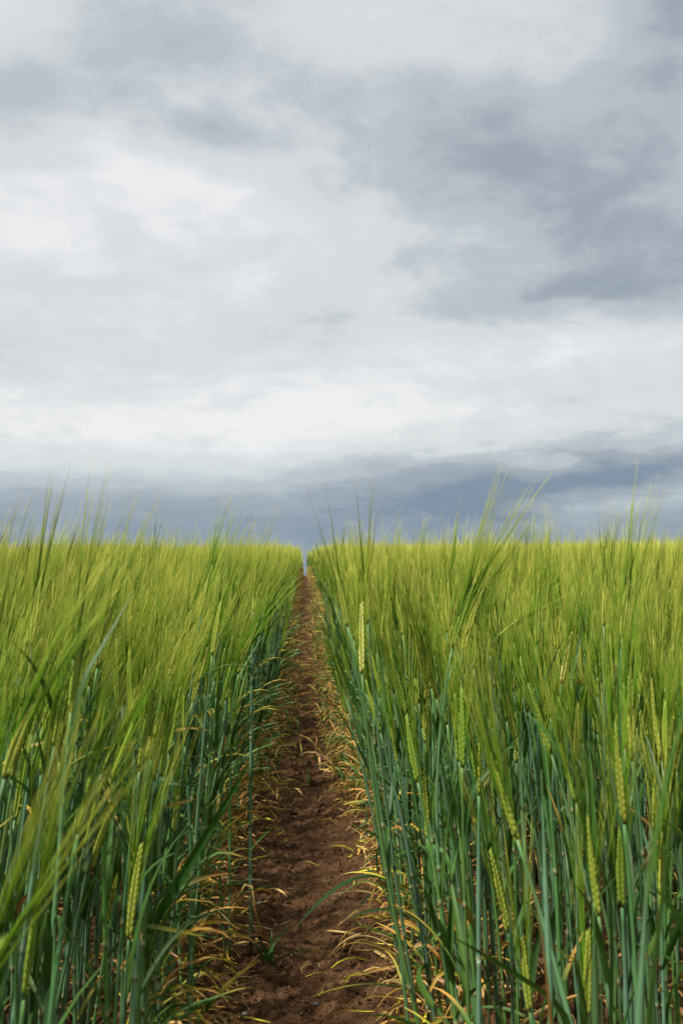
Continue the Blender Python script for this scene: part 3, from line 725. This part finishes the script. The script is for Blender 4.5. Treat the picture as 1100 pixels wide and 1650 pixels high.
for (px, py, s_) in ((446, 1468, .006), (509, 1598, .005), (420, 1452, .007), (520, 1330, .006), (470, 1525, .004), (395, 1625, .005), (455, 1200, .008)):
    d = EYE * FPX / (py - HY); x = (px - CX) / FPX * d
    o = link('pebble', rc.choice(peb), path); o.location = (x, d, soil_z(x, d) + s_ * .2); o.scale = (s_, s_ * .8, s_ * .8); o.rotation_euler[2] = rc.uniform(0, 6)
# crumbs too small to pick apart
vs_, fs = [], []
for i in range(15000):
    y = 1.35 + 4.5 * rc.random() ** 1.8; x = rc.uniform(-.2, .2); s_ = .0009 + .0042 * rc.random() ** 2.2; z = soil_z(x, y) + s_ * .3; b = len(vs_)
    q = [Vector((rc.uniform(.6, 1.2), 0, 0)), Vector((0, rc.uniform(.6, 1.2), 0)), Vector((-rc.uniform(.6, 1.2), 0, 0)), Vector((0, -rc.uniform(.6, 1.2), 0)), Vector((0, 0, rc.uniform(.6, 1.1))), Vector((0, 0, -.6))]
    a0 = Matrix.Rotation(rc.uniform(0, 3), 3, 'Z')
    vs_ += [a0 @ k * s_ + Vector((x, y, z)) for k in q]
    fs += [(b, b + 1, b + 4), (b + 1, b + 2, b + 4), (b + 2, b + 3, b + 4), (b + 3, b, b + 4), (b + 1, b, b + 5), (b + 2, b + 1, b + 5), (b + 3, b + 2, b + 5), (b, b + 3, b + 5)]
me = bpy.data.meshes.new('soil_crumbs'); me.from_pydata(vs_, [], fs); me.materials.append(SOIL)
o = link('soil_crumbs', me, path); o['kind'] = 'stuff'
# straw and dead leaf litter, thickest under the plants
mb = MB()
for i in range(5200):
    if i < 130: x = rc.gauss(0, .085); y = 1.4 + 4 * rc.random() ** 1.6
    else:
        sg = rc.choice((-1, 1)); y = 1.0 + 22 * rc.random() ** 2.2; x = sg * (gap(y) + rc.gauss(-.01, .03 + .02 * min(1, y / 8)) + (rc.expovariate(6) if rc.random() < .6 else 0))
    z = soil_z(x, y) + rc.uniform(.001, .005); ln = rc.uniform(.015, .09) * (.6 if i < 130 else 1); a0 = rc.uniform(0, 6.28); n = 6
    p = Vector((x, y, z)); pts = [p.copy()]; lift = rc.uniform(0, .5) if i >= 130 else rc.uniform(0, .12)
    for k in range(n - 1):
        a0 += rc.uniform(-.45, .45); p = p + Vector((math.cos(a0), math.sin(a0), lift * math.cos(math.pi * k / (n - 2)))) * (ln / (n - 1)); p.z = max(p.z, soil_z(p.x, p.y) + .0008); pts.append(p.copy())
    c = cv(lerp(C_STRAW, C_DRY, rc.random()) if rc.random() < .75 else C_YEL, rc, .4); wd = rc.uniform(.0008, .002) if i < 130 else rc.uniform(.0015, .0055)
    mb.blade(pts, [wd * q for q in (.5, 1, 1, 1, .8, .3)], Vector((-math.sin(a0), math.cos(a0), rc.uniform(-.6, .6))), [c] * n, LEAF, twist=rc.uniform(-2, 2), fold=.5)
o = link('straw_litter', mb.mesh('straw_litter')); o['kind'] = 'stuff'; o['label'] = 'dry orange straw and dead leaves littering the soil along the path edges'; o['category'] = 'straw'

# ------------------------------------------------------------------ the bird
b0 = Vector(((594 - CX) / FPX * 85, 85, EYE + (HY - 230) / FPX * 85))
bv = [(0, .07, 0), (.016, .03, 0), (.018, -.01, 0), (.010, -.05, 0), (.022, -.10, 0), (0, -.075, 0), (-.022, -.10, 0), (-.010, -.05, 0), (-.018, -.01, 0), (-.016, .03, 0),
      (0, 0, .018), (0, 0, -.020), (.07, .035, .03), (.13, -.015, .012), (.06, -.008, .028), (-.07, .035, .03), (-.13, -.015, .012), (-.06, -.008, .028)]
bf = [(i, (i + 1) % 10, 10) for i in range(10)] + [((i + 1) % 10, i, 11) for i in range(10)] + [(1, 12, 14, 2), (12, 13, 14), (9, 8, 17, 15), (15, 17, 16)]
me = bpy.data.meshes.new('bird'); me.from_pydata(bv, [], bf); me.materials.append(FEATHER)
o = link('bird', me); o.location = b0; o.rotation_euler = (.2, .35, .9); o['label'] = 'tiny dark bird flying high against the grey clouds'; o['category'] = 'bird'
